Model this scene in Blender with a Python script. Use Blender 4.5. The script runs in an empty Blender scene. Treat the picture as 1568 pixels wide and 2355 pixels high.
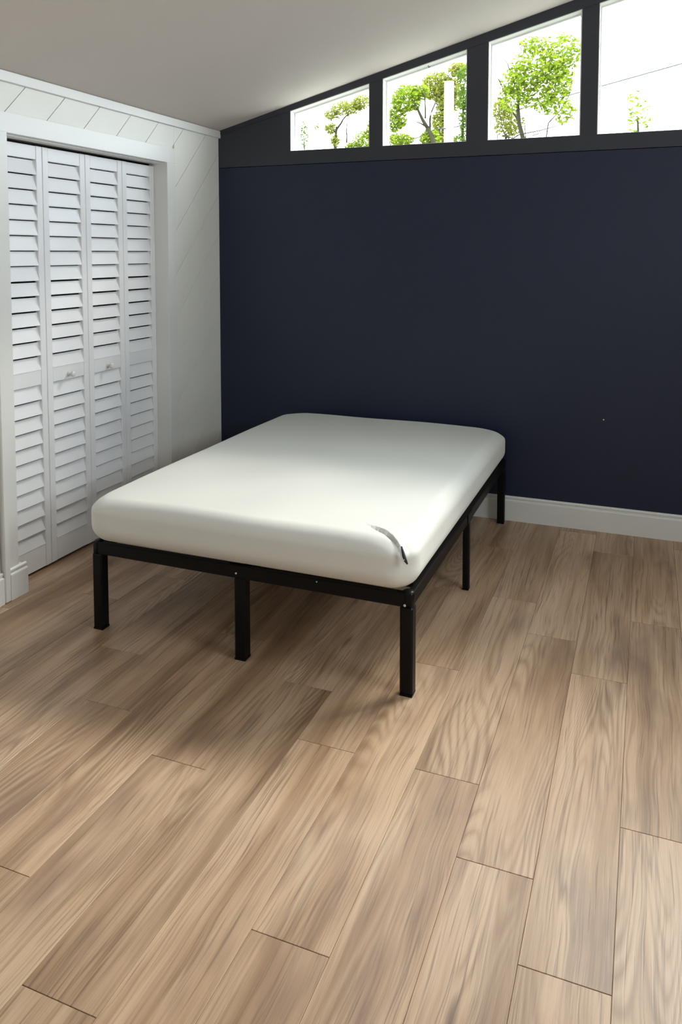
import bpy, bmesh, math, random
from mathutils import Vector, Matrix
random.seed(7)
S = bpy.context.scene
COL = S.collection

# ------------------------------------------------------------------ camera
F, PX, PY, PITCH, YAW, ROLL = 1797.6148, 765.7095, 700.3574, 0.0659, 0.3827, -0.001
CAM = Vector((2.6686, -4.6009, 1.578))
fw = Vector((-math.sin(YAW)*math.cos(PITCH), math.cos(YAW)*math.cos(PITCH), -math.sin(PITCH)))
r0 = Vector((math.cos(YAW), math.sin(YAW), 0)); u0 = r0.cross(fw)
r2 = r0*math.cos(ROLL)+u0*math.sin(ROLL); u2 = -r0*math.sin(ROLL)+u0*math.cos(ROLL)
cd = bpy.data.cameras.new('camera'); cam = bpy.data.objects.new('camera', cd); COL.objects.link(cam)
cam.matrix_world = Matrix(((r2.x, u2.x, -fw.x, CAM.x), (r2.y, u2.y, -fw.y, CAM.y), (r2.z, u2.z, -fw.z, CAM.z), (0, 0, 0, 1)))
cd.sensor_fit = 'VERTICAL'; cd.sensor_height = 24; cd.sensor_width = 24*1568/2355
cd.lens = F/2355*24
cd.shift_x = (784-PX)/2355; cd.shift_y = -(1177.5-PY)/2355
cd.clip_start = 0.05; cd.clip_end = 200
S.camera = cam

# ------------------------------------------------------------------ world, sun, exposure
w = bpy.data.worlds.new('sky'); S.world = w; w.use_nodes = True
nt = w.node_tree; nt.nodes.clear()
bg = nt.nodes.new('ShaderNodeBackground'); wo = nt.nodes.new('ShaderNodeOutputWorld')
bg.inputs[0].default_value = (0.85, 0.925, 1.0, 1); bg.inputs[1].default_value = 18.0
nt.links.new(bg.outputs[0], wo.inputs[0])
sl = bpy.data.lights.new('sun', 'SUN'); sun = bpy.data.objects.new('sun', sl); COL.objects.link(sun)
sl.energy = 10.4; sl.angle = math.radians(25); sl.color = (1.0, 0.94, 0.84)
SUND = Vector((0.31, 0.56, 0.55)).normalized()
sun.rotation_euler = SUND.to_track_quat('Z', 'Y').to_euler()
sun.location = (6, 12, 12)
S.view_settings.view_transform = 'Standard'; S.view_settings.look = 'None'
S.view_settings.gamma = 1; S.view_settings.use_curve_mapping = False
S.view_settings.exposure = 0.0

# ------------------------------------------------------------------ helpers
def tag(o, label=None, cat=None, group=None, kind=None):
    if label: o['label'] = label
    if cat: o['category'] = cat
    if group: o['group'] = group
    if kind: o['kind'] = kind
    return o
def empty(name, loc=(0, 0, 0), rz=0):
    o = bpy.data.objects.new(name, None); COL.objects.link(o)
    o.location = loc; o.rotation_euler = (0, 0, rz); o.empty_display_size = .1
    return o
def link(name, me, mat=None, parent=None, loc=(0, 0, 0), smooth=False):
    if mat and not me.materials: me.materials.append(mat)
    if smooth:
        for p in me.polygons: p.use_smooth = True
    o = bpy.data.objects.new(name, me); COL.objects.link(o)
    o.location = loc
    if parent: o.parent = parent
    return o
class MB:
    def __init__(s): s.v = []; s.f = []
    def add(s, v, f):
        n = len(s.v); s.v += [tuple(q) for q in v]; s.f += [tuple(i+n for i in q) for q in f]; return s
    def box(s, a, b, bev=0.0):
        x0, y0, z0 = a; x1, y1, z1 = b
        if bev <= 0:
            return s.add([(x0, y0, z0), (x1, y0, z0), (x1, y1, z0), (x0, y1, z0), (x0, y0, z1), (x1, y0, z1), (x1, y1, z1), (x0, y1, z1)],
                         [(0, 3, 2, 1), (4, 5, 6, 7), (0, 1, 5, 4), (1, 2, 6, 5), (2, 3, 7, 6), (3, 0, 4, 7)])
        bm = bmesh.new(); bmesh.ops.create_cube(bm, size=1)
        for q in bm.verts:
            q.co = Vector(((x0+x1)/2+q.co.x*(x1-x0), (y0+y1)/2+q.co.y*(y1-y0), (z0+z1)/2+q.co.z*(z1-z0)))
        bmesh.ops.bevel(bm, geom=bm.edges[:], offset=bev, segments=1, affect='EDGES', profile=.5)
        bm.verts.index_update()
        s.add([q.co[:] for q in bm.verts], [[q.index for q in f.verts] for f in bm.faces]); bm.free(); return s
    def prism(s, pts, d):                     # convex or simple polygon extruded by vector d
        n = len(pts); P = [Vector(p) for p in pts]; Q = [p+Vector(d) for p in P]
        nrm = Vector((0, 0, 0))
        for i in range(n): nrm += P[i].cross(P[(i+1) % n])
        fl = nrm.dot(Vector(d)) > 0
        fs = [tuple(range(n)), tuple(range(2*n-1, n-1, -1))] + [(i, i+n, (i+1) % n+n, (i+1) % n) for i in range(n)]
        if fl: fs = [tuple(reversed(f)) for f in fs]
        return s.add(P+Q, fs)
    def tube(s, pts, rad, seg=8, cap=True):
        P = [Vector(p) for p in pts]; n = len(P); R = rad if isinstance(rad, (list, tuple)) else [rad]*n
        vs = []; up = Vector((0, 0, 1))
        for i in range(n):
            t = (P[min(i+1, n-1)]-P[max(i-1, 0)]).normalized()
            a = t.cross(up if abs(t.z) < .95 else Vector((1, 0, 0))).normalized(); b = t.cross(a).normalized()
            for k in range(seg):
                c = 2*math.pi*k/seg; vs.append(P[i]+(a*math.cos(c)+b*math.sin(c))*R[i])
        fs = [(i*seg+k, i*seg+(k+1) % seg, (i+1)*seg+(k+1) % seg, (i+1)*seg+k) for i in range(n-1) for k in range(seg)]
        if cap: fs += [tuple(reversed(range(seg))), tuple(range((n-1)*seg, n*seg))]
        return s.add(vs, fs)
    def mesh(s, name='m'):
        me = bpy.data.meshes.new(name); me.from_pydata(s.v, [], s.f); me.validate(); me.update()
        bm = bmesh.new(); bm.from_mesh(me); bmesh.ops.recalc_face_normals(bm, faces=bm.faces[:]); bm.to_mesh(me); bm.free()
        return me
    def build(s, name, mat, parent=None, loc=(0, 0, 0), smooth=False):
        return link(name, s.mesh(name), mat, parent, loc, smooth)
def autosmooth(o, ang=40):
    bm = bmesh.new(); bm.from_mesh(o.data)
    for f in bm.faces: f.smooth = True
    for e in bm.edges:
        e.smooth = not (len(e.link_faces) != 2 or e.calc_face_angle(0) > math.radians(ang))
    bm.to_mesh(o.data); bm.free()

# ------------------------------------------------------------------ materials
def new_mat(name):
    m = bpy.data.materials.new(name); m.use_nodes = True
    return m, m.node_tree, m.node_tree.nodes['Principled BSDF']
def N(nt, t, **k):
    n = nt.nodes.new(t)
    for a, b in k.items(): setattr(n, a, b)
    return n
def paint(name, col, rough=.5, bump=.02, scale=60, var=.04, spec=.5, metal=0, stretch=(1, 1, 1)):
    m, t, b = new_mat(name)
    tc = N(t, 'ShaderNodeTexCoord'); mp = N(t, 'ShaderNodeMapping'); mp.inputs['Scale'].default_value = stretch
    no = N(t, 'ShaderNodeTexNoise'); no.inputs['Scale'].default_value = scale; no.inputs['Detail'].default_value = 3
    t.links.new(tc.outputs['Object'], mp.inputs[0]); t.links.new(mp.outputs[0], no.inputs['Vector'])
    n2 = N(t, 'ShaderNodeTexNoise'); n2.inputs['Scale'].default_value = 2.3; n2.inputs['Detail'].default_value = 2
    t.links.new(tc.outputs['Object'], n2.inputs['Vector'])
    mx = N(t, 'ShaderNodeMix', data_type='RGBA')
    mx.inputs[6].default_value = tuple(c*(1-var) for c in col)+(1,); mx.inputs[7].default_value = tuple(min(1, c*(1+var)) for c in col)+(1,)
    t.links.new(n2.outputs[0], mx.inputs[0]); t.links.new(mx.outputs[2], b.inputs['Base Color'])
    bp = N(t, 'ShaderNodeBump'); bp.inputs['Strength'].default_value = bump; bp.inputs['Distance'].default_value = .004
    t.links.new(no.outputs[0], bp.inputs['Height']); t.links.new(bp.outputs[0], b.inputs['Normal'])
    b.inputs['Roughness'].default_value = rough; b.inputs['Metallic'].default_value = metal
    b.inputs['Specular IOR Level'].default_value = spec
    return m
M = {}
M['white'] = paint('white_wall_paint', (.79, .775, .72), .5, .05, 40)
M['trim'] = paint('white_trim_paint', (.755, .75, .72), .38, .03, 30, stretch=(1, 1, .2))
M['door'] = paint('white_door_paint', (.83, .83, .845), .42, .02, 50)
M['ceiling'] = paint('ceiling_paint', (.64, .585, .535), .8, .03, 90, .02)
M['navy'] = paint('navy_wall_paint', (.0105, .0160, .040), .45, .03, 130, .06, spec=.4)
M['glare_shade'] = paint('charcoal_glare_and_shade', (.033, .035, .046), .5, .04, 60, .05, spec=.4, stretch=(.3, 1, 1))  # board navy greyed with painted lens glare; closet uses it as shade
M['steel'] = paint('black_powder_coat', (.0025, .0025, .003), .42, .01, 300, .0, spec=.18)
M['bolt'] = paint('zinc_bolt', (.75, .75, .75), .3, .01, 80, .02, metal=.6)
M['rubber'] = paint('black_plastic', (.012, .012, .013), .45, .02, 200, .0)
M['grey'] = paint('track_metal', (.30, .28, .25), .4, .02, 60, .03)
M['concrete'] = paint('pale_render', (.5, .5, .5), .8, .1, 20)
M['bark'] = paint('tree_bark', (.012, .011, .005), .9, .5, 25, .3, spec=.1)
M['grass'] = paint('lawn', (.05, .055, .035), .9, .5, 30, .3, spec=.1)
M['cable'] = paint('cable_sheath', (.02, .02, .015), .7, .02, 60, .0)

def leaf_mat(name, c1, c2):
    m, t, b = new_mat(name)
    oi = N(t, 'ShaderNodeNewGeometry'); mx = N(t, 'ShaderNodeMix', data_type='RGBA')
    mx.inputs[6].default_value = c1+(1,); mx.inputs[7].default_value = c2+(1,)
    t.links.new(oi.outputs['Random Per Island'], mx.inputs[0]); t.links.new(mx.outputs[2], b.inputs['Base Color'])
    b.inputs['Roughness'].default_value = .7; b.inputs['Specular IOR Level'].default_value = .1
    tr = N(t, 'ShaderNodeBsdfTranslucent'); ms = N(t, 'ShaderNodeMixShader'); ms.inputs[0].default_value = .45
    t.links.new(mx.outputs[2], tr.inputs[0]); t.links.new(b.outputs[0], ms.inputs[1]); t.links.new(tr.outputs[0], ms.inputs[2])
    t.links.new(ms.outputs[0], t.nodes['Material Output'].inputs[0])
    return m
M['leafg'] = leaf_mat('leaf_green', (.060, .105, .004), (.14, .18, .008))
M['leafy'] = leaf_mat('leaf_yellow', (.15, .15, .025), (.085, .105, .006))
M['leafd'] = leaf_mat('leaf_dark_green', (.028, .060, .004), (.06, .10, .006))

def glass_mat():
    m = bpy.data.materials.new('window_glass'); m.use_nodes = True; t = m.node_tree; t.nodes.clear()
    o = N(t, 'ShaderNodeOutputMaterial'); tr = N(t, 'ShaderNodeBsdfTransparent'); tr.inputs[0].default_value = (.96, .975, .97, 1)
    g = N(t, 'ShaderNodeBsdfGlossy'); g.inputs['Roughness'].default_value = .02
    lw = N(t, 'ShaderNodeLayerWeight'); lw.inputs[0].default_value = .5
    pw_ = N(t, 'ShaderNodeMath', operation='POWER'); t.links.new(lw.outputs['Facing'], pw_.inputs[0]); pw_.inputs[1].default_value = 4.0
    fr = N(t, 'ShaderNodeMath', operation='MULTIPLY_ADD'); t.links.new(pw_.outputs[0], fr.inputs[0]); fr.inputs[1].default_value = .45; fr.inputs[2].default_value = .03
    ms = N(t, 'ShaderNodeMixShader')
    t.links.new(fr.outputs[0], ms.inputs[0]); t.links.new(tr.outputs[0], ms.inputs[1]); t.links.new(g.outputs[0], ms.inputs[2]); t.links.new(ms.outputs[0], o.inputs[0])
    return m
M['glass'] = glass_mat()

def fabric_mat():
    m, t, b = new_mat('mattress_sheet')
    tc = N(t, 'ShaderNodeTexCoord'); no = N(t, 'ShaderNodeTexNoise'); no.inputs['Scale'].default_value = 5; no.inputs['Detail'].default_value = 4
    mp = N(t, 'ShaderNodeMapping'); mp.inputs['Scale'].default_value = (1, .35, 1)
    t.links.new(tc.outputs['Object'], mp.inputs[0]); t.links.new(mp.outputs[0], no.inputs['Vector'])
    b.inputs['Base Color'].default_value = (.745, .745, .70, 1); b.inputs['Roughness'].default_value = .62
    b.inputs['Sheen Weight'].default_value = .15; b.inputs['Specular IOR Level'].default_value = .35
    bp = N(t, 'ShaderNodeBump'); bp.inputs['Strength'].default_value = .12; bp.inputs['Distance'].default_value = .01
    t.links.new(no.outputs[0], bp.inputs['Height']); t.links.new(bp.outputs[0], b.inputs['Normal'])
    return m
M['sheet'] = fabric_mat()

def wood_mat():
    m, t, b = new_mat('oak_laminate'); L = t.links.new
    def math_(op, a, c=None, d=None):
        n = N(t, 'ShaderNodeMath', operation=op)
        for i, q in enumerate((a, c, d)):
            if q is None: continue
            if isinstance(q, (int, float)): n.inputs[i].default_value = q
            else: L(q, n.inputs[i])
        return n.outputs[0]
    def noise(vec, scale, detail=2, rough=.5, dist=0):
        n = N(t, 'ShaderNodeTexNoise'); n.inputs['Scale'].default_value = scale; n.inputs['Detail'].default_value = detail
        n.inputs['Roughness'].default_value = rough; n.inputs['Distortion'].default_value = dist; L(vec, n.inputs['Vector']); return n.outputs[0]
    def ramp(v, stops):
        n = N(t, 'ShaderNodeValToRGB'); e = n.color_ramp.elements
        while len(e) > 1: e.remove(e[0])
        e[0].position = stops[0][0]; e[0].color = stops[0][1]
        for p, c in stops[1:]:
            q = e.new(p); q.color = c
        L(v, n.inputs[0]); return n.outputs[0]
    def g(v): return (v, v, v, 1)
    tc = N(t, 'ShaderNodeTexCoord'); oi = N(t, 'ShaderNodeObjectInfo')
    off = N(t, 'ShaderNodeCombineXYZ')
    L(math_('MULTIPLY', oi.outputs['Random'], 37.0), off.inputs[0]); L(math_('MULTIPLY', oi.outputs['Random'], 91.0), off.inputs[1]); L(math_('MULTIPLY', oi.outputs['Random'], 53.0), off.inputs[2])
    ad = N(t, 'ShaderNodeVectorMath', operation='ADD'); L(tc.outputs['Object'], ad.inputs[0]); L(off.outputs[0], ad.inputs[1])
    def mapv(sx, sy):
        n = N(t, 'ShaderNodeVectorMath', operation='MULTIPLY'); L(ad.outputs[0], n.inputs[0]); n.inputs[1].default_value = (sx, sy, 1); return n.outputs[0]
    # wobble so the straight grain wanders
    wob = noise(mapv(1.5, 1.6), 1.0, 2)
    # cathedral contours: level lines of a stretched smooth field
    fld = noise(mapv(6.0, .50), 1.0, 1.0, .35, .15)
    cath = math_('SINE', math_('MULTIPLY', fld, 230.0))
    cath = math_('MULTIPLY_ADD', cath, .5, .5)
    cmask = ramp(noise(mapv(5.0, .9), 1.0, 1, .5), [(.50, g(0)), (.66, g(1))])
    cl = math_('MULTIPLY', math_('POWER', cath, 3.0), cmask)             # light early-wood lines
    cdk = math_('MULTIPLY', math_('POWER', math_('SUBTRACT', 1.0, cath), 4.0), cmask)
    # long fibre lines
    fv = N(t, 'ShaderNodeVectorMath', operation='ADD'); L(mapv(75, 1.6), fv.inputs[0])
    cw = N(t, 'ShaderNodeCombineXYZ'); L(math_('MULTIPLY', wob, 4.0), cw.inputs[0]); L(cw.outputs[0], fv.inputs[1])
    fib = noise(fv.outputs[0], 1.0, 3, .6)
    fv2 = N(t, 'ShaderNodeVectorMath', operation='ADD'); L(mapv(46, 1.0), fv2.inputs[0]); L(cw.outputs[0], fv2.inputs[1])
    fine = noise(mapv(420, 9), 1.0, 2, .6)
    # pores: thin dark strokes
    pore = ramp(noise(fv.outputs[0], 1.9, 2, .5), [(.60, g(0)), (.70, g(1))])
    # broad tone streaks and smoky patches
    streak = noise(mapv(9, .9), 1.0, 2, .5, .4)
    smoke = ramp(noise(mapv(6.5, 1.7), 1.0, 3, .55), [(.56, g(0)), (.74, g(1))])
    ln = noise(fv2.outputs[0], 1.0, 2, .45)
    thin = ramp(math_('ABSOLUTE', math_('SUBTRACT', ln, .5)), [(0.0, g(1)), (.016, g(.55)), (.034, g(0))])
    thin = math_('MULTIPLY', thin, ramp(noise(mapv(8, 1.3), 1.0, 2, .5), [(.40, g(.15)), (.62, g(1))]))
    base = ramp(streak, [(.28, (.29, .175, .100, 1)), (.44, (.44, .285, .175, 1)), (.58, (.54, .368, .240, 1)), (.76, (.61, .435, .295, 1))])
    def mix(a, bcol, fac, mode='MIX'):
        n = N(t, 'ShaderNodeMix', data_type='RGBA', blend_type=mode)
        if isinstance(fac, (int, float)): n.inputs[0].default_value = fac
        else: L(fac, n.inputs[0])
        for i, q in ((6, a), (7, bcol)):
            if isinstance(q, tuple): n.inputs[i].default_value = q
            else: L(q, n.inputs[i])
        return n.outputs[2]
    c = mix(base, ramp(fib, [(.30, (.66, .62, .59, 1)), (.48, (1, 1, 1, 1)), (.75, (1.14, 1.14, 1.14, 1))]), .7, 'MULTIPLY')
    c = mix(c, ramp(fine, [(.3, g(.86)), (.6, g(1.05))]), .7, 'MULTIPLY')
    c = mix(c, (.19, .115, .085, 1), math_('MULTIPLY', smoke, .62))
    c = mix(c, (.15, .085, .05, 1), math_('MULTIPLY', thin, .55))
    c = mix(c, (.20, .12, .07, 1), math_('MULTIPLY', cdk, .45))
    c = mix(c, (.62, .50, .35, 1), math_('MULTIPLY', cl, .30))
    c = mix(c, (.15, .09, .06, 1), math_('MULTIPLY', pore, .5))
    # knots: stretched voronoi cells, most of them switched off
    vo = N(t, 'ShaderNodeTexVoronoi'); vo.inputs['Scale'].default_value = 1.0; L(mapv(8.0, 1.5), vo.inputs['Vector'])
    sep = N(t, 'ShaderNodeSeparateColor'); L(vo.outputs['Color'], sep.inputs[0])
    kn = math_('MULTIPLY', ramp(vo.outputs['Distance'], [(.0, g(1)), (.045, g(.75)), (.12, g(0))]), math_('GREATER_THAN', sep.outputs[0], .66))
    c = mix(c, (.065, .036, .022, 1), math_('MULTIPLY', kn, .75))
    # plank to plank tone
    tone = math_('MULTIPLY_ADD', oi.outputs['Random'], .16, .90)
    tn = N(t, 'ShaderNodeCombineColor'); L(tone, tn.inputs[0]); L(tone, tn.inputs[1]); L(tone, tn.inputs[2])
    c = mix(c, tn.outputs[0], 1.0, 'MULTIPLY')
    L(c, b.inputs['Base Color'])
    hgt = math_('ADD', math_('MULTIPLY', fib, .5), math_('ADD', math_('MULTIPLY', pore, -.8), math_('MULTIPLY', cl, .4)))
    bp = N(t, 'ShaderNodeBump'); bp.inputs['Strength'].default_value = .22; bp.inputs['Distance'].default_value = .0012
    L(hgt, bp.inputs['Height']); L(bp.outputs[0], b.inputs['Normal'])
    L(math_('MULTIPLY_ADD', fib, .18, .30), b.inputs['Roughness'])
    b.inputs['Specular IOR Level'].default_value = .5
    return m
M['wood'] = wood_mat()

# ------------------------------------------------------------------ room dimensions
XR, YF = 4.42, -6.6                    # right wall, front wall (behind the camera)
HC, SL = 2.386, .2590                  # ceiling height at the left wall, its slope to the right
def zc(x): return HC+SL*x
WT = .13                               # wall thickness
SILL = 2.230
def ztop(x): return 2.485+.2440*(x-.522)
WIN = [(.522, 1.058), (1.143, 1.661), (1.785, 2.300), (2.389, 2.905), (3.00, 3.52), (3.61, 4.13)]
SEAM = 2.1435

# ------------------------------------------------------------------ floor
fl = MB().box((-.75, YF-.1, -.10), (XR+.1, .13, -.0125)).build('floor', M['concrete']); tag(fl, kind='structure')
X0, PITCHX, LEN = 2.0415, .1975, 1.30
joint = {0: -2.376, 1: -2.675, 2: -2.930, 3: -2.403, -1: -3.070, -2: -2.375, -3: -2.078, -5: -3.143, -7: -2.121, 4: -2.75, 5: -2.05, -4: -2.62, -6: -2.45, -8: -1.45, -9: -1.75, -10: -2.65, -11: -3.3}
for k in range(-11, 13):
    xa, xb = X0+k*PITCHX, X0+(k+1)*PITCHX
    xa, xb = max(xa, 0.0 if k > -11 else -.14), min(xb, XR)
    if xb-xa < .01: continue
    j = joint.get(k, -2.2-((k*.437) % 1.0)*1.1)
    ys = [j+i*LEN for i in range(-5, 5)]
    cuts = [YF]+[y for y in ys if YF+.05 < y < -.05]+[0.0]
    for ya, yb in zip(cuts[:-1], cuts[1:]):
        cx, cy = (xa+xb)/2, (ya+yb)/2; hx, hy = (xb-xa)/2-.0004, (yb-ya)/2-.0007
        bv = .0008; mb = MB(); z = -.012
        V = [(-hx, -hy, z), (hx, -hy, z), (hx, hy, z), (-hx, hy, z), (-hx, -hy, -bv), (hx, -hy, -bv), (hx, hy, -bv), (-hx, hy, -bv),
             (-hx+bv, -hy+bv, 0), (hx-bv, -hy+bv, 0), (hx-bv, hy-bv, 0), (-hx+bv, hy-bv, 0)]
        Fc = [(0, 3, 2, 1), (8, 9, 10, 11)]+[(i, (i+1) % 4, (i+1) % 4+4, i+4) for i in range(4)]+[(i+4, (i+1) % 4+4, (i+1) % 4+8, i+8) for i in range(4)]
        mb.add(V, Fc).build('plank', M['wood'], fl, (cx, cy, 0))

# ------------------------------------------------------------------ walls
# back wall: lower panel, then boards round the clerestory windows
wb = MB()
wb.box((-.75, .0, -.1), (XR+.1, WT, SEAM-.003))
wb.box((-.1, .03, SEAM-.003), (XR+.1, WT, SEAM+.002))
wb = wb.build('wall_back', M['navy']); tag(wb, kind='structure')
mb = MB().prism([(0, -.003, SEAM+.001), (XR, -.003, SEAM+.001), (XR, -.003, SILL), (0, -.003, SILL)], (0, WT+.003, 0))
mb.build('sill_board', M['glare_shade'], wb)
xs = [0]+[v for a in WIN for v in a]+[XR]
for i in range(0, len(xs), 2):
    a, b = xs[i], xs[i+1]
    MB().prism([(a, -.002, SILL), (b, -.002, SILL), (b, -.002, ztop(b)), (a, -.002, ztop(a))], (0, WT+.002, 0)).build('post', M['glare_shade'], wb)
MB().prism([(0, -.006, ztop(0)), (XR, -.006, ztop(XR)), (XR, -.006, zc(XR)), (0, -.006, zc(0))], (0, WT+.006, 0)).build('rafter_board', M['glare_shade'], wb)
MB().box((-.75, .0, SEAM), (0.0, WT, 2.6)).build('corner_panel', M['navy'], wb)

# left wall backing with closet opening
OY0, OY1, OZ = -1.872, -.612, 2.1185
wl = MB()
wl.box((-.13, OY1, -.1), (-.016, .0, HC)).box((-.13, YF, -.1), (-.016, OY0, HC)).box((-.13, OY0, OZ), (-.016, OY1, HC))
wl = wl.build('wall_left', M['white']); tag(wl, kind='structure')
def clip(poly, ax, v, keep_gt):
    out = []
    for i in range(len(poly)):
        p, q = poly[i], poly[(i+1) % len(poly)]
        ip = (p[ax] >= v) if keep_gt else (p[ax] <= v); iq = (q[ax] >= v) if keep_gt else (q[ax] <= v)
        if ip: out.append(p)
        if ip != iq:
            t_ = (v-p[ax])/(q[ax]-p[ax]); out.append((p[0]+t_*(q[0]-p[0]), p[1]+t_*(q[1]-p[1])))
    return out
regions = [(-.528, 0, 0, 2.345), (-2.30, -.528, 2.2066, 2.345), (YF, -2.30, 0, 2.345)]
MB().box((-.016, -2.298, 0), (.0015, -1.979, 2.1175), .001).build('side_panel', M['white'], wl)
C0, CP, GAP = -4.080, .2635, .0032
for k in range(-26, 17):
    c0, c1 = C0+k*CP+GAP/2, C0+(k+1)*CP-GAP/2
    for (ya, yb, za, zb) in regions:
        poly = [(c0-1, -1), (c1-1, -1), (c1+3, 3), (c0+3, 3)]
        for ax, v, gt in ((0, ya, True), (0, yb, False), (1, za, True), (1, zb, False)):
            poly = clip(poly, ax, v, gt)
            if len(poly) < 3: break
        if len(poly) < 3: continue
        ar = abs(sum(poly[i][0]*poly[(i+1) % len(poly)][1]-poly[(i+1) % len(poly)][0]*poly[i][1] for i in range(len(poly))))/2
        if ar < .0006: continue
        yc = sum(p[0] for p in poly)/len(poly); zcn = sum(p[1] for p in poly)/len(poly)
        # chamfered front edge
        n = len(poly); fr = []
        for (y, z) in poly:
            d = Vector((yc-y, zcn-z)); d = d.normalized()*.0016; fr.append((y+d.x, z+d.y))
        vs = [(-.016, y-yc, z-zcn) for y, z in poly]+[(-.0065, y-yc, z-zcn) for y, z in poly]+[(-.005, y-yc, z-zcn) for y, z in fr]
        fs = [tuple(range(n))]+[tuple(range(2*n, 3*n))]+[(a*n+i, a*n+(i+1) % n, (a+1)*n+(i+1) % n, (a+1)*n+i) for a in (0, 1) for i in range(n)]
        MB().add(vs, fs).build('plank', M['white'], wl, (0, yc, zcn))
# right and front walls (outside the frame): plain plaster, openings added for fill daylight
FILL_RW = (-3.3, -2.1, 1.55, 2.45)          # y0, y1, z0, z1 of the unseen fill window added in the right wall
FILL_FW = (2.0, 2.7, 1.30, 1.80)            # x0, x1, z0, z1 of the unseen fill window added in the front wall
wr = MB(); zt_ = zc(XR)
wr.box((XR, YF-.1, -.1), (XR+.12, FILL_RW[0], zt_)).box((XR, FILL_RW[1], -.1), (XR+.12, 0, zt_)).box((XR, FILL_RW[0], -.1), (XR+.12, FILL_RW[1], FILL_RW[2])).box((XR, FILL_RW[0], FILL_RW[3]), (XR+.12, FILL_RW[1], zt_))
wr = wr.build('wall_right', M['white']); tag(wr, kind='structure')
wfm = MB()
def fpoly(xa, xb, z0, top): 
    za = zc(xa) if top is None else top; zb = zc(xb) if top is None else top
    wfm.prism([(xa, YF, z0), (xb, YF, z0), (xb, YF, zb), (xa, YF, za)], (0, -.12, 0))
fpoly(-.13, FILL_FW[0], -.1, None); fpoly(FILL_FW[1], XR, -.1, None); fpoly(FILL_FW[0], FILL_FW[1], FILL_FW[3], None); fpoly(FILL_FW[0], FILL_FW[1], -.1, FILL_FW[2])
wf = wfm.build('wall_front', M['white']); tag(wf, kind='structure')
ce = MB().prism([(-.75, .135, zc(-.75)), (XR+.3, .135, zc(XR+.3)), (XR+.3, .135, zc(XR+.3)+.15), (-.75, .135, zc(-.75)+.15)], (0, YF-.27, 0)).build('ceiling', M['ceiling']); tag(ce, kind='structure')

# trims
def strip(name, a, b, mat='trim', bev=.002, parent=None):
    o = MB().box(a, b, bev).build(name, M[mat], parent)
    if not parent: tag(o, kind='structure')
    return o
def profile_run(name, prof, p0, p1, out, mat='trim'):
    # prof: (offset outwards, z) list; extruded from p0 to p1 on the floor plan
    mb = MB(); p0 = Vector(p0); p1 = Vector(p1); o = Vector(out)
    a = [p0+o*d+Vector((0, 0, z)) for d, z in prof]; mb.prism(a, p1-p0)
    ob = mb.build(name, M[mat]); tag(ob, kind='structure'); return ob
strip('trim_1', (-.012, YF, 2.3385), (.013, -.0005, HC-.001))                 # crown board
strip('trim_2', (-.012, -2.30, 2.1185), (.0015, -.528, 2.2066), bev=.001)     # closet header casing
strip('trim_3', (-.012, OY1, 0), (.0015, -.528, 2.1185), bev=.001)            # right casing
strip('trim_4', (-.012, -1.937, 0), (.0025, OY0, 2.1185), bev=.001)           # left casing
strip('trim_5', (-.012, -1.972, .0), (.021, -1.9375, 2.1185), bev=.004)        # batten left of casing
bp_ = [(0, 0), (.018, 0), (.018, .115), (.0165, .1195), (.0135, .1215), (.0075, .1225), (.0070, .1290), (.0115, .1315), (.0125, .1355), (.0110, .1405), (.006, .1445), (0, .1445)]
profile_run('baseboard_back', bp_, (0.0, 0, 0), (XR, 0, 0), (0, -1, 0))
bl_ = [(d+.001, z) for d, z in bp_]
profile_run('baseboard_left', bl_, (.0005, -1.832, 0), (.0005, -1.937, 0), (1, 0, 0))
profile_run('baseboard_left', bl_, (.0005, -1.976, 0), (.0005, YF, 0), (1, 0, 0))
profile_run('baseboard_left', bl_, (.0005, -.017, 0), (.0005, -.60, 0), (1, 0, 0))
profile_run('baseboard_right', bp_, (XR, -.017, 0), (XR, YF, 0), (-1, 0, 0))
strip('trim_6', (-.012, -1.872, 0), (.001, -1.850, .1445), bev=.001)
# closet jambs, header soffit, track and closet interior
strip('trim_7', (-.128, OY1-.002, 0), (.0010, OY1+.010, OZ-.0015), bev=0)
strip('trim_8', (-.128, OY0-.010, 0), (.0010, OY0+.002, OZ-.0015), bev=0)
strip('trim_9', (-.128, OY0-.005, OZ-.0015), (.0010, OY1+.005, OZ+.010), bev=0)
cl = MB().box((-.72, -2.1, -.0125), (-.70, -.4, 2.4)).box((-.72, -2.12, -.0125), (-.13, -2.1, 2.4)).box((-.72, -.4, -.0125), (-.13, -.38, 2.4)).box((-.72, -2.12, 2.4), (-.0165, -.38, 2.42)).build('wall_closet', M['glare_shade'])  # dark colour stands in for shade seen between the louvers
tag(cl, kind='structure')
MB().box((-.70, -2.1, -.0125), (-.14, -.4, -.0005)).build('closet_floor', M['wood'], fl)
tr = empty('door_track', (-.105, (OY0+OY1)/2, OZ-.006))
tag(tr, 'grey metal sliding track under the closet header above the four louvered doors', 'track')
hw = (OY1-OY0)/2-.002
MB().box((-.020, -hw, -.004), (.018, hw, .006), .001).build('channel', M['grey'], tr)
MB().box((.018, -hw, -.003), (.075, hw, .006), .001).build('fascia', M['trim'], tr)

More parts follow.
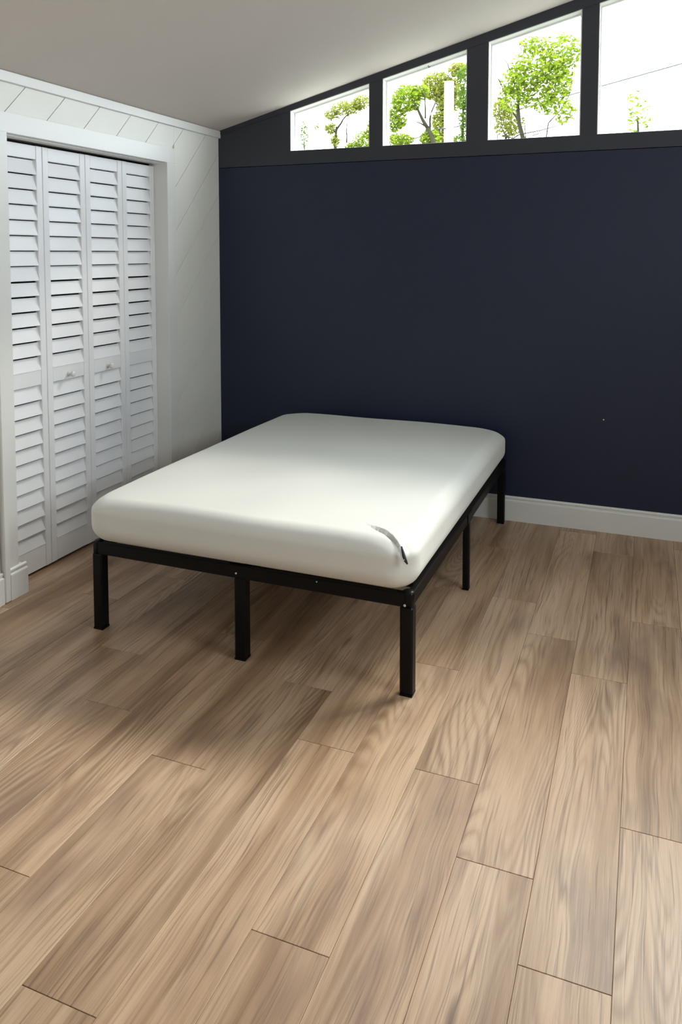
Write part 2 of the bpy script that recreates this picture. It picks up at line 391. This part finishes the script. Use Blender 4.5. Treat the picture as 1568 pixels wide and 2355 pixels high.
# ------------------------------------------------------------------ louvered bifold doors
DX = -.093; DT = .028; PU, PD_ = .0734, .0731
edges = [-1.8655, -1.5490, -1.2345, -.9220, -.6135]
ZT, ZB = 2.097, .014
louv = None
for i in range(4):
    ya, yb = edges[i]+.0012, edges[i+1]-.0012
    W = yb-ya; st = .040
    d = empty('door_%d' % (i+1), (DX, ya, 0)); tag(d, kind='structure')
    for (a, b) in ((0, st), (W-st, W)):
        o = MB().box((-DT, a, ZB), (0, b, ZT), .0025).build('stile', M['door'], d)
    MB().box((-DT, st, 2.031), (-.002, W-st, ZT-.001), .0015).build('top_rail', M['door'], d)
    MB().box((-DT, st, .931), (-.002, W-st, 1.0045), .0015).build('middle_rail', M['door'], d)
    MB().box((-DT, st, ZB+.001), (-.002, W-st, .1280), .0015).build('bottom_rail', M['door'], d)
    # slats: lower edge forward, upper edge back
    hy = W/2-st
    slat = []
    for top in (.0690, .0645):
        c = [(.0005, 0), (.0010, .003), (.0000, .006), (-.0165, top), (-.0205, top), (-.0205, top-.005), (-.0100, .0)]
        me = MB().prism([(x-.001, -hy, z) for x, z in c], (0, 2*hy, 0)).mesh('louver'); me.materials.append(M['door']); slat.append(me)
    zs = [2.0310-PU*(k+1) for k in range(14)]+[.9310-PD_*(k+1) for k in range(11)]
    for q_, z in enumerate(zs):
        o = bpy.data.objects.new('louver', slat[1 if (q_ > 14 or 7 < q_ < 14) else 0]); COL.objects.link(o); o.parent = d; o.location = (0, W/2, z)
    if i in (1, 2):
        ky = (-1.395 if i == 1 else -1.080)-ya
        kb = MB(); prof = [(0, .012), (.004, .012), (.006, .007), (.018, .006), (.022, .011), (.026, .0150), (.033, .0150), (.037, .011), (.038, .0001)]
        vs = []; sg = 14
        for dx, r in prof:
            for q in range(sg): vs.append((-.002+dx, ky+r*math.cos(2*math.pi*q/sg), .957+r*math.sin(2*math.pi*q/sg)))
        fs = [(a*sg+q, a*sg+(q+1) % sg, (a+1)*sg+(q+1) % sg, (a+1)*sg+q) for a in range(len(prof)-1) for q in range(sg)]+[tuple(range(sg)), tuple(range((len(prof)-1)*sg, len(prof)*sg))]
        kb.add(vs, fs).build('knob', M['trim'], d, smooth=True)
    if i == 3:
        MB().box((-.006, W-.001, 1.70), (.004, W+.006, 1.712)).build('hinge_pin', M['trim'], d)

# ------------------------------------------------------------------ clerestory windows
for i, (a, b) in enumerate(WIN):
    wn = empty('window_%d' % (i+1), ((a+b)/2, .075, SILL)); tag(wn, kind='structure')
    ox = (a+b)/2
    def loc(p): return (p[0]-ox, p[1]-.075, p[2]-SILL)
    th = .004
    L_ = MB().prism([loc(p) for p in [(a, .001, SILL), (a+th, .001, SILL), (a+th, .001, ztop(a)), (a, .001, ztop(a))]], (0, .125, 0)); L_.build('side_jamb', M['trim'], wn)
    L_ = MB().prism([loc(p) for p in [(b-th, .001, SILL), (b, .001, SILL), (b, .001, ztop(b)), (b-th, .001, ztop(b))]], (0, .125, 0)); L_.build('side_jamb', M['trim'], wn)
    L_ = MB().prism([loc(p) for p in [(a+th, .001, ztop(a+th)-th), (b-th, .001, ztop(b-th)-th), (b-th, .001, ztop(b-th)), (a+th, .001, ztop(a+th))]], (0, .125, 0)); L_.build('head_jamb', M['trim'], wn)
    L_ = MB().prism([loc(p) for p in [(a+th, .001, SILL), (b-th, .001, SILL), (b-th, .001, SILL+.003), (a+th, .001, SILL+.003)]], (0, .125, 0)); L_.build('sill', M['trim'], wn)
    s0 = .012
    for P in ([(a+th, SILL+.003), (a+s0, SILL+.003), (a+s0, ztop(a+s0)-th), (a+th, ztop(a+th)-th)],
              [(b-s0, SILL+.003), (b-th, SILL+.003), (b-th, ztop(b-th)-th), (b-s0, ztop(b-s0)-th)],
              [(a+s0, ztop(a+s0)-s0-.002), (b-s0, ztop(b-s0)-s0-.002), (b-s0, ztop(b-s0)-th), (a+s0, ztop(a+s0)-th)]):
        MB().prism([loc((x, .058, z)) for x, z in P], (0, .016, 0)).build('glazing_bead', M['trim'], wn)
    MB().prism([loc((x, .076, z)) for x, z in [(a+th, SILL+.003), (b-th, SILL+.003), (b-th, ztop(b-th)-th), (a+th, ztop(a+th)-th)]], (0, .005, 0)).build('pane', M['glass'], wn)
# unseen windows added as fill light (right wall and behind the camera)
def fill_window(num, cx, cy, z0, z1, half, along_y):
    wn = empty('window_%d' % num, (cx, cy, z0)); tag(wn, kind='structure'); H_ = z1-z0
    if along_y: wn.rotation_euler = (0, 0, math.pi/2)
    for (a, b, c, d) in ((-half, -half+.05, 0, H_), (half-.05, half, 0, H_), (-half+.05, half-.05, 0, .05), (-half+.05, half-.05, H_-.05, H_)):
        MB().box((a, -.03, c), (b, .03, d), .003).build('frame_bar', M['trim'], wn)
    MB().box((-half+.05, -.003, .05), (half-.05, .003, H_-.05)).build('pane', M['glass'], wn)
fill_window(7, XR+.06, (FILL_RW[0]+FILL_RW[1])/2, FILL_RW[2], FILL_RW[3], (FILL_RW[1]-FILL_RW[0])/2, True)
fill_window(8, (FILL_FW[0]+FILL_FW[1])/2, YF-.06, FILL_FW[2], FILL_FW[3], (FILL_FW[1]-FILL_FW[0])/2, False)

# ------------------------------------------------------------------ bed
BX0, BX1, BY0, BY1 = .538, 1.928, -2.014, -.050
bed = empty('bed_frame', ((BX0+BX1)/2, (BY0+BY1)/2, 0))
tag(bed, 'black steel platform bed frame on square legs carrying the white mattress', 'bed frame')
bo = bed.location.copy()
def bb(name, a, b, bev=.003, mat='steel', parent=None):
    a = (a[0]-bo.x, a[1]-bo.y, a[2]); b = (b[0]-bo.x, b[1]-bo.y, b[2])
    return MB().box(a, b, bev).build(name, M[mat], parent or bed)
LW = .048; XM = (BX0+BX1)/2+.003; YM = -1.045
def leg(x, y, wx=LW, wy=LW, top=.327):
    lg = bb('leg', (x-wx/2, y-wy/2, .006), (x+wx/2, y+wy/2, top), .006)
    bb('foot_cap', (x-wx/2+.0005, y-wy/2+.0005, 0), (x+wx/2-.0005, y+wy/2-.0005, .0085), .001, 'steel', lg)
    return lg
h = LW/2
for x in (BX0+h, XM, BX1-h):
    leg(x, BY0+h)
for x in (BX0+h-.004, BX1-h+.006):
    leg(x, YM, .030, .036)
leg(XM, YM, .030, .036)
for x in (BX0+h, XM, BX1-h):
    leg(x, BY1-h, LW*.85, LW*.85)
# rails: front, back, sides as angle sections (web + lip)
def rail_x(y0, y1, lipdir):
    m_ = MB(); a = BX0+.004; b = BX1-.004
    m_.box((a-bo.x, y0-bo.y, .3245), (b-bo.x, y1-bo.y, .3755), .003)
    return m_
rail_x(BY0+.003, BY0+.030, 1).build('front_rail', M['steel'], bed)
rail_x(BY1-.030, BY1-.003, 1).build('back_rail', M['steel'], bed)
bb('side_rail', (BX0+.003, BY0+.030, .3265), (BX0+.028, BY1-.030, .3755))
bb('side_rail', (BX1-.028, BY0+.030, .3265), (BX1-.003, BY1-.030, .3755))
bb('center_beam', (XM-.015, BY0+.030, .318), (XM+.015, BY1-.030, .3555), .002)
# raised lips that hold the mattress
bb('rail_lip', (BX0+.055, BY0+.006, .3750), (XM-.045, BY0+.009, .3835), .0008)
bb('rail_lip', (XM+.050, BY0+.006, .3750), (BX1-.060, BY0+.009, .3815), .0008)
for x in (BX0+.022, BX1-.022):      # rounded corner caps
    pts = []; m_ = MB(); n = 16
    ring = []
    for zz, rr in ((.3250, .0235), (.3700, .0235), (.3775, .0205), (.3810, .012), (.3818, .002)):
        ring.append([(x-bo.x+rr*math.cos(2*math.pi*q/n), BY0+.0245-bo.y+rr*math.sin(2*math.pi*q/n), zz) for q in range(n)])
    vs = [p for r_ in ring for p in r_]
    fs = [(a*n+q, a*n+(q+1) % n, (a+1)*n+(q+1) % n, (a+1)*n+q) for a in range(4) for q in range(n)]+[tuple(reversed(range(n))), tuple(range(4*n, 5*n))]
    m_.add(vs, fs).build('corner_cap', M['steel'], bed, smooth=True)
for k in range(11):
    y = BY0+.12+k*(BY1-BY0-.24)/10
    bb('cross_slat', (BX0+.028, y-.017, .3560), (BX1-.028, y+.017, .3745), .002)
bb('joint_bracket', (BX1-.004, YM-.055, .3300), (BX1+.0015, YM+.045, .3720), .001)
for (x, z, r_) in ((1.2215, .3445, .0042), (1.8985, .3330, .0050), (1.560, .3650, .0028)):
    y = BY0+.003-bo.y; n = 10
    if z < .34: y = BY0+.0025-bo.y
    vs = [(x-bo.x+rr*math.cos(2*math.pi*q/n), yy, z+rr*math.sin(2*math.pi*q/n)) for rr, yy in ((r_, y+.002), (r_, y-.0022), (r_*.6, y-.0034)) for q in range(n)]
    fs = [(a*n+q, a*n+(q+1) % n, (a+1)*n+(q+1) % n, (a+1)*n+q) for a in range(2) for q in range(n)]+[tuple(range(n)), tuple(range(2*n, 3*n))]
    tag(MB().add(vs, fs).build('bolt', M['bolt'], bed), 'silver bolt head')

# ------------------------------------------------------------------ mattress
MX0, MX1, MY0, MY1 = .513, 1.938, -2.048, -.068
MZ0, MZ1 = .3758, .574
cxm, cym = (MX0+MX1)/2, (MY0+MY1)/2
mat_root = empty('mattress', (cxm, cym, MZ0)); tag(mat_root, 'white mattress in a fitted sheet lying on the black bed frame', 'mattress')
def dens(n, pw):       # positions 0..1 dense near 1
    return [1-(1-i/n)**pw for i in range(n)]
def ring_pts(ins):
    # unit-parameter rounded rectangle, inset ins, counter-clockwise from front-left along the front edge
    hx, hy = (MX1-MX0)/2-ins, (MY1-MY0)/2-ins
    r = max(.105-ins, .012); r = min(r, hx-.001, hy-.001)
    P = []
    nf, nc = 110, 26
    corners = [((hx-r), -(hy-r), -90), ((hx-r), (hy-r), 0), (-(hx-r), (hy-r), 90), (-(hx-r), -(hy-r), 180)]
    starts = [Vector((-(hx-r), -hy)), Vector((hx, -(hy-r))), Vector(((hx-r), hy)), Vector((-hx, (hy-r)))]
    ends = [Vector((hx-r, -hy)), Vector((hx, hy-r)), Vector((-(hx-r), hy)), Vector((-hx, -(hy-r)))]
    for s in range(4):
        if s == 0: tt = dens(nf, 1.9)
        elif s == 1: tt = [1-q for q in reversed([1-(1-i/70)**1.7 for i in range(1, 71)])]
        else: tt = [i/50 for i in range(50)]
        for q in tt: P.append(starts[s].lerp(ends[s], q))
        cx_, cy_, a0 = corners[s]
        n_ = nc if s == 0 else 12
        for i in range(n_):
            a = math.radians(a0+90*i/n_); P.append(Vector((cx_+r*math.cos(a), cy_+r*math.sin(a))))
    return P
H = MZ1-MZ0; zr = .070; zrb = .075
prof = []
for q in (.55, .3, .12): prof.append((q, 0.0))
for i in range(0, 11):
    a = math.pi/2*i/10; prof.append((.085*(1-math.sin(a)), zrb*(1-math.cos(a))))
for i in range(1, 9): prof.append((0, zrb+(H-zr-zrb)*i/9))
for i in range(0, 19):
    a = math.pi/2*i/18; prof.append((.068*(1-math.cos(a)), H-zr+zr*math.sin(a)))
for q in (.073, .078, .084, .09, .097, .104, .112, .12, .13, .14, .15, .165, .18, .20, .23, .27, .32, .38, .45, .52, .59, .65, .69, .708): prof.append((q, H))
def smooth01(x): x = max(0, min(1, x)); return x*x*(3-2*x)
# fold polyline at the front right corner in world coordinates
fold = [Vector(p) for p in ((1.700, -1.905, .575), (1.760, -1.932, .575), (1.812, -1.958, .574), (1.852, -1.992, .566), (1.884, -2.020, .548), (1.903, -2.036, .520), (1.913, -2.043, .495))]
def seg_d(p):
    best = None; tot = len(fold)-1
    for i in range(tot):
        a, b = fold[i], fold[i+1]; ab = b-a; t_ = max(0, min(1, (p-a).dot(ab)/ab.dot(ab))); c = a+ab*t_
        d = (p-c).length
        if best is None or d < best[0]: best = (d, p-c, ab.normalized(), (i+t_)/tot)
    return best
vs = []; rings = []
for ins, z in prof:
    R = ring_pts(ins); rings.append(len(R)); 
    for p in R:
        x, y = p.x, p.y; zz = z
        # slight swell of the sides and crown of the top
        if 0 < z < H:
            pass
        if z > H-zr:
            u = abs(x)/((MX1-MX0)/2); v = abs(y)/((MY1-MY0)/2)
            k_ = smooth01((z-(H-zr))/zr)
            zz -= k_*(.010*(u**4) + .006*(v**6))
            zz += k_*.0015*math.sin(x*9+y*3)*math.sin(y*5)
            cr = smooth01((u-.75)/.25)*smooth01((v-.85)/.15); zz -= k_*.020*cr
        vs.append(Vector((x, y, zz)))
n = rings[0]; nr = len(prof)
fs = [(a*n+q, a*n+(q+1) % n, (a+1)*n+(q+1) % n, (a+1)*n+q) for a in range(nr-1) for q in range(n)]
fs += [tuple(reversed(range(n))), tuple(range((nr-1)*n, nr*n))]
# fold displacement
me = bpy.data.meshes.new('fitted_sheet'); me.from_pydata([v[:] for v in vs], [], fs); me.update()
bm = bmesh.new(); bm.from_mesh(me); bmesh.ops.remove_doubles(bm, verts=bm.verts[:], dist=.0002); bmesh.ops.recalc_face_normals(bm, faces=bm.faces[:]); bm.normal_update()
orig = Vector((cxm, cym, MZ0))
moves = []
for v in bm.verts:
    pw_ = v.co+orig
    if pw_.x < 1.6 or pw_.y > -1.75: continue
    d, off_, tn, s = seg_d(pw_)
    if d > .09: continue
    side = tn.cross(v.normal).dot(off_)          # + = outer/front side, - = inner side
    sd = math.copysign(d, side)
    A = smooth01(s/.35)*(1-.5*smooth01((s-.85)/.15))
    ridge = .0085*math.exp(-((sd+.010)/.011)**2)
    groove = -.0105*math.exp(-((sd-.006)/.0065)**2)
    soft = .003*math.exp(-((sd+.045)/.03)**2)
    fall = 1 if 0 < s < 1 else math.exp(-(d/.02)**2)
    moves.append((v, v.normal.copy()*(ridge+groove+soft)*A*fall))
for v, m_ in moves: v.co += m_
bm.to_mesh(me); bm.free()
sheet = link('fitted_sheet', me, M['sheet'], mat_root, smooth=True)
# black elastic strap showing in the fold
pts = [Vector(p)-orig for p in ((1.8915, -2.0300, .5520), (1.8990, -2.0400, .5390), (1.9045, -2.0455, .5250), (1.9120, -2.0475, .5090), (1.9180, -2.0470, .4990))]
m_ = MB().tube(pts, [.0030, .0050, .0062, .0055, .0028], 8).build('elastic_strap', M['rubber'], mat_root, smooth=True); m_['label'] = 'black strap showing in the corner fold'
p_ = Vector((1.9085, -2.0545, .5155))-orig
MB().box((p_.x-.0016, p_.y-.0012, p_.z-.0016), (p_.x+.0016, p_.y+.0012, p_.z+.0016), .0004).build('rivet', M['bolt'], m_)

# small things
nl = MB().tube([(2.457, .0005, .640), (2.457, -.004, .640)], .0036, 8).build('wall_plug', M['trim']); tag(nl, 'tiny white plug set low in the navy wall right of the bed', 'wall plug')
hk = MB().tube([(1.418, .040, 2.7035), (1.418, .040, 2.690), (1.424, .034, 2.686), (1.431, .032, 2.692)], .0022, 6).build('hook', M['rubber']); tag(hk, 'small dark hook under the top edge of the second window from the left', 'hook')

# ------------------------------------------------------------------ outdoors
gr = MB().box((-40, .4, -.6), (40, 60, -.35)).build('ground', M['grass']); tag(gr, kind='structure')
def branch_path(a, b, n=5, wob=.06):
    a = Vector(a); b = Vector(b); L_ = (b-a).length
    return [a.lerp(b, i/n)+Vector((random.uniform(-1, 1), random.uniform(-1, 1), random.uniform(-1, 1)))*L_*wob*(0 if i in (0, n) else 1) for i in range(n+1)]
def leaves(blobs, n, size, mat, parent):
    vs = []; fs = []
    tot = sum(b[3]*b[4] for b in blobs)
    for b in blobs:
        for _ in range(int(2.0*n*b[3]*b[4]/tot)):
            while True:
                q = Vector((random.uniform(-1, 1), random.uniform(-1, 1), random.uniform(-1, 1)))
                if q.length < 1: break
            c = Vector((b[0]+q.x*b[3], b[1]+q.y*b[3], b[2]+q.z*b[4]))
            s = size*random.uniform(.6, 1.5)
            d = Vector((random.gauss(0, 1), random.gauss(0, 1), random.gauss(0, .6))).normalized()
            e = d.cross(Vector((random.gauss(0, 1), random.gauss(0, 1), random.gauss(0, 1)))).normalized()
            up = d.cross(e)*.15*s
            i = len(vs)
            vs += [c-d*s, c+e*s*.42+up, c+d*s, c-e*s*.42+up]; fs += [(i, i+1, i+2), (i, i+2, i+3)]
    me = bpy.data.meshes.new('leaves'); me.from_pydata([v[:] for v in vs], [], fs); me.update()
    o = link('leaves', me, M[mat], parent); o['kind'] = 'stuff'; return o
def tree(base, trunk, limbs, blobs, nl, size, mat, label):
    t = empty('tree', base); tag(t, label, 'tree'); b0 = Vector(base)
    m_ = MB(); P = [Vector(p)-b0 for p in trunk[0]]; m_.tube(P, trunk[1], 8); m_.build('trunk', M['bark'], t, smooth=True)
    for pts, ra in limbs:
        pp = []
        for i in range(len(pts)-1):
            seg = branch_path(pts[i], pts[i+1], 4, .05); pp += seg[:-1]
        pp.append(Vector(pts[-1])); k = len(pp)
        MB().tube([p-b0 for p in pp], [ra*(1-.8*i/(k-1)) for i in range(k)], 6).build('branch', M['bark'], t, smooth=True)
    leaves([(b[0]-b0.x, b[1]-b0.y, b[2]-b0.z, b[3], b[4]) for b in blobs], nl, size, mat, t)
    return t
G = -.35
# tree seen through the third window
tree((1.50, 5.0, G), ([(1.50, 5, G), (1.44, 5.05, 1.5), (1.34, 5.0, 2.60), (1.20, 5.0, 3.12), (1.18, 5.0, 3.35)], [.060, .052, .036, .024, .020]),
     [([(1.20, 5, 3.12), (1.19, 5, 3.45), (1.12, 4.98, 3.72), (1.00, 4.95, 3.92)], .018),
      ([(1.18, 5, 3.48), (1.32, 5.05, 3.44), (1.46, 5.0, 3.50), (1.60, 4.95, 3.47)], .011),
      ([(1.15, 5, 3.66), (1.10, 5, 3.95)], .009),
      ([(1.20, 5, 3.14), (1.08, 5.05, 3.30), (.95, 5.0, 3.36)], .011),
      ([(1.34, 5, 2.60), (1.28, 4.9, 3.05), (1.25, 4.95, 3.25)], .010),
      ([(1.40, 5, 2.30), (1.12, 5.0, 2.85), (1.02, 4.9, 3.05), (.97, 4.9, 3.30)], .014),
      ([(1.38, 5, 2.75), (1.75, 5.1, 3.4), (1.8, 5.0, 3.9)], .010),
      ([(.98, 4.8, 3.62), (1.03, 4.8, 3.52), (1.06, 4.85, 3.42)], .008)],
     [(1.40, 5.1, 3.75, .36, .26), (1.22, 5.0, 3.60, .26, .20), (1.66, 5.2, 3.95, .26, .22), (1.62, 5.1, 3.58, .20, .25), (1.15, 5.0, 3.42, .22, .15), (1.5, 5.0, 3.35, .16, .16), (1.72, 5.0, 3.22, .13, .14), (1.35, 5.0, 4.02, .18, .10)],
     1900, .030, 'leafg', 'tree with curved dark trunk and round green crown in the third window view')
# shrub with tan twiggy foliage in the lower left of the third window
tree((.95, 5.6, G), ([(.95, 5.6, G), (.93, 5.6, 1.6), (.92, 5.6, 2.8), (.95, 5.6, 3.1)], [.040, .034, .022, .012]),
     [([(.93, 5.6, 2.3), (.84, 5.6, 2.9), (.86, 5.6, 3.35)], .013), ([(.93, 5.6, 2.4), (1.02, 5.6, 2.95), (1.01, 5.6, 3.35)], .013), ([(.93, 5.6, 2.1), (.80, 5.6, 2.7), (.79, 5.6, 3.0)], .012)],
     [(.98, 5.6, 3.22, .20, .19), (.90, 5.6, 3.4, .15, .14)], 620, .024, 'leafy', 'thin-stemmed tan bush in the lower left corner of the third window view')
# forked tree, bushes and the yellow tree seen through the second window
tree((-.30, 7.0, G), ([(-.30, 7, G), (-.31, 7, 2.4), (-.33, 7.0, 3.10), (-.46, 7, 3.45)], [.10, .085, .055, .040]),
     [([(-.46, 7, 3.45), (-.62, 7, 3.75), (-.78, 7, 4.02)], .032), ([(-.44, 7, 3.42), (-.40, 7, 3.70), (-.30, 7, 3.95)], .022), ([(-.46, 7, 3.45), (-.68, 7, 3.60)], .018),
      ([(-.5, 7, 3.6), (-.52, 7, 3.95), (-.62, 7, 4.15)], .014)],
     [(-.80, 7, 3.90, .24, .22), (-.98, 7, 3.62, .18, .20), (-.62, 7.1, 4.02, .16, .12), (-.90, 7, 3.3, .22, .10), (-.45, 7.1, 3.30, .16, .16), (-.70, 7.1, 3.14, .36, .08)],
     1700, .032, 'leafg', 'pale green forked tree in the left half of the second window view')
tree((-.47, 8.2, G), ([(-.47, 8.2, G), (-.47, 8.2, 2.6), (-.49, 8.2, 3.6), (-.51, 8.2, 4.2)], [.09, .075, .05, .02]),
     [([(-.49, 8.2, 3.7), (-.33, 8.2, 4.1), (-.19, 8.2, 4.35)], .018), ([(-.49, 8.2, 3.8), (-.70, 8.2, 4.2)], .018)],
     [(-.63, 8.2, 4.32, .28, .24), (-.43, 8.2, 4.15, .25, .30), (-.52, 8.2, 3.75, .18, .32), (-.50, 8.2, 3.40, .20, .18), (-.25, 8.2, 4.55, .20, .12)],
     2300, .034, 'leafy', 'yellow-green tree with a square crown in the middle of the second window view')
tree((.25, 6.2, G), ([(.25, 6.2, G), (.24, 6.2, 2.2), (.25, 6.2, 3.1), (.26, 6.2, 3.9)], [.035, .03, .022, .008]),
     [([(.25, 6.2, 2.95), (.09, 6.2, 2.98), (-.10, 6.2, 2.96)], .008), ([(.22, 6.2, 2.8), (.32, 6.2, 3.15)], .009)],
     [(.28, 6.2, 3.75, .12, .22), (.30, 6.2, 3.42, .11, .26), (.26, 6.2, 3.1, .12, .14), (.25, 6.2, 4.02, .10, .10)],
     750, .024, 'leafd', 'narrow dark green tree at the right edge of the second window view')
# small tree and bush through the first window
tree((-3.55, 11, G), ([(-3.55, 11, G), (-3.55, 11, 2.5), (-3.56, 11, 4.0), (-3.52, 11, 4.25)], [.07, .06, .035, .025]),
     [([(-3.52, 11, 4.2), (-3.32, 11, 4.45), (-3.20, 11, 4.62)], .024), ([(-3.54, 11, 4.1), (-3.66, 11, 4.3)], .018), ([(-3.30, 11, 3.9), (-3.30, 11, 4.2), (-3.25, 11, 4.5)], .018)],
     [(-3.30, 11, 4.62, .34, .15), (-3.62, 11, 4.50, .18, .11), (-3.66, 11, 4.22, .14, .12), (-2.98, 11, 4.72, .20, .16), (-3.55, 11, 3.95, .10, .14)],
     900, .034, 'leafy', 'small pale tree with a flat crown in the first window view from the left')
tree((-2.92, 11.4, G), ([(-2.92, 11.4, G), (-2.92, 11.4, 2.5), (-2.93, 11.4, 3.9)], [.06, .05, .02]), [([(-2.93, 11.4, 3.6), (-3.1, 11.4, 4.0)], .014), ([(-2.93, 11.4, 3.7), (-2.8, 11.4, 4.2)], .014)],
     [(-3.05, 11.4, 3.98, .26, .20), (-2.86, 11.4, 4.15, .16, .26), (-3.3, 11.4, 3.86, .2, .1)], 620, .036, 'leafg', 'bright green bush in the lower right corner of the first window view')
tree((-4.70, 12, G), ([(-4.70, 12, G), (-4.70, 12, 2.5), (-4.72, 12, 4.2)], [.05, .04, .01]), [([(-4.70, 12, 3.4), (-4.62, 12, 4.0)], .010), ([(-4.70, 12, 3.6), (-4.8, 12, 4.3)], .010)],
     [(-4.72, 12, 4.25, .10, .35), (-4.40, 12, 4.45, .07, .08)], 90, .034, 'leafd', 'sparse dark sapling near the left edge of the first window view')
tree((2.55, 6.5, G), ([(2.55, 6.5, G), (2.54, 6.5, 2.2), (2.50, 6.5, 3.3)], [.05, .04, .012]), [([(2.54, 6.5, 2.8), (2.46, 6.5, 3.5)], .009), ([(2.54, 6.5, 2.6), (2.62, 6.5, 3.3)], .009)],
     [(2.44, 6.5, 3.45, .08, .40), (2.58, 6.5, 3.4, .08, .22)], 60, .032, 'leafg', 'faint sparse green sapling at the left edge of the fourth window view')
# low bare branches crossing the bottom of the third window
lb = empty('bare_tree', (1.1, 4.4, G)); tag(lb, 'leaning bare tree with thin crossing branches along the bottom of the third window view', 'tree')
b0 = Vector((1.1, 4.4, G))
MB().tube([Vector(p)-b0 for p in ((1.1, 4.4, G), (1.05, 4.42, 1.2), (1.08, 4.4, 2.70), (1.14, 4.4, 2.83))], [.03, .026, .015, .011], 7).build('trunk', M['bark'], lb, smooth=True)
for pts, ra in (([(1.12, 4.4, 2.80), (1.30, 4.4, 2.90), (1.52, 4.4, 2.93), (1.74, 4.4, 2.98)], .0085), ([(1.11, 4.4, 2.90), (1.28, 4.4, 2.84), (1.36, 4.4, 2.80)], .007), ([(1.44, 4.4, 2.88), (1.60, 4.4, 2.92)], .006)):
    k = len(pts); MB().tube([Vector(p)-b0 for p in pts], [ra*(1-.5*i/(k-1)) for i in range(k)], 6).build('branch', M['bark'], lb, smooth=True)
# utility cable and white post
cb = MB().tube([(-6.5, 13, 4.05), (-4.3, 12.8, 4.02), (-3.6, 12.7, 4.03), (-2.4, 12.6, 4.12), (4, 12.2, 5.4)], .014, 5).build('utility_cable', M['cable']); tag(cb, 'thin dark overhead cable passing behind the small tree of the first window view', 'cable')
ps = empty('porch_post', (-.235, 7.4, G)); tag(ps, 'white round post with a dark bracket in the right half of the second window view', 'post')
MB().tube([(0, 0, 0), (0, 0, 4.55)], .075, 12).build('shaft', M['trim'], ps, smooth=True)
MB().box((-.16, -.11, 3.82), (-.02, -.075, 3.84), .003).build('bracket', M['cable'], ps)

# ------------------------------------------------------------------ window portals for daylight sampling
def portal(name, c, sx, sy, rot):
    l = bpy.data.lights.new(name, 'AREA'); l.shape = 'RECTANGLE'; l.size = sx; l.size_y = sy
    l.cycles.is_portal = True
    o = bpy.data.objects.new(name, l); COL.objects.link(o); o.location = c; o.rotation_euler = rot
a0, b0_ = WIN[0][0], WIN[-1][1]
portal('daylight_portal', ((a0+b0_)/2, WT+.02, (SILL+ztop(b0_))/2), b0_-a0+.02, ztop(b0_)-SILL+.02, (math.radians(-90), 0, 0))
portal('daylight_portal', ((FILL_FW[0]+FILL_FW[1])/2, YF-.14, (FILL_FW[2]+FILL_FW[3])/2), FILL_FW[1]-FILL_FW[0], FILL_FW[3]-FILL_FW[2], (math.radians(90), 0, 0))
portal('daylight_portal', (XR+.14, (FILL_RW[0]+FILL_RW[1])/2, (FILL_RW[2]+FILL_RW[3])/2), FILL_RW[3]-FILL_RW[2], FILL_RW[1]-FILL_RW[0], (0, math.radians(90), 0))
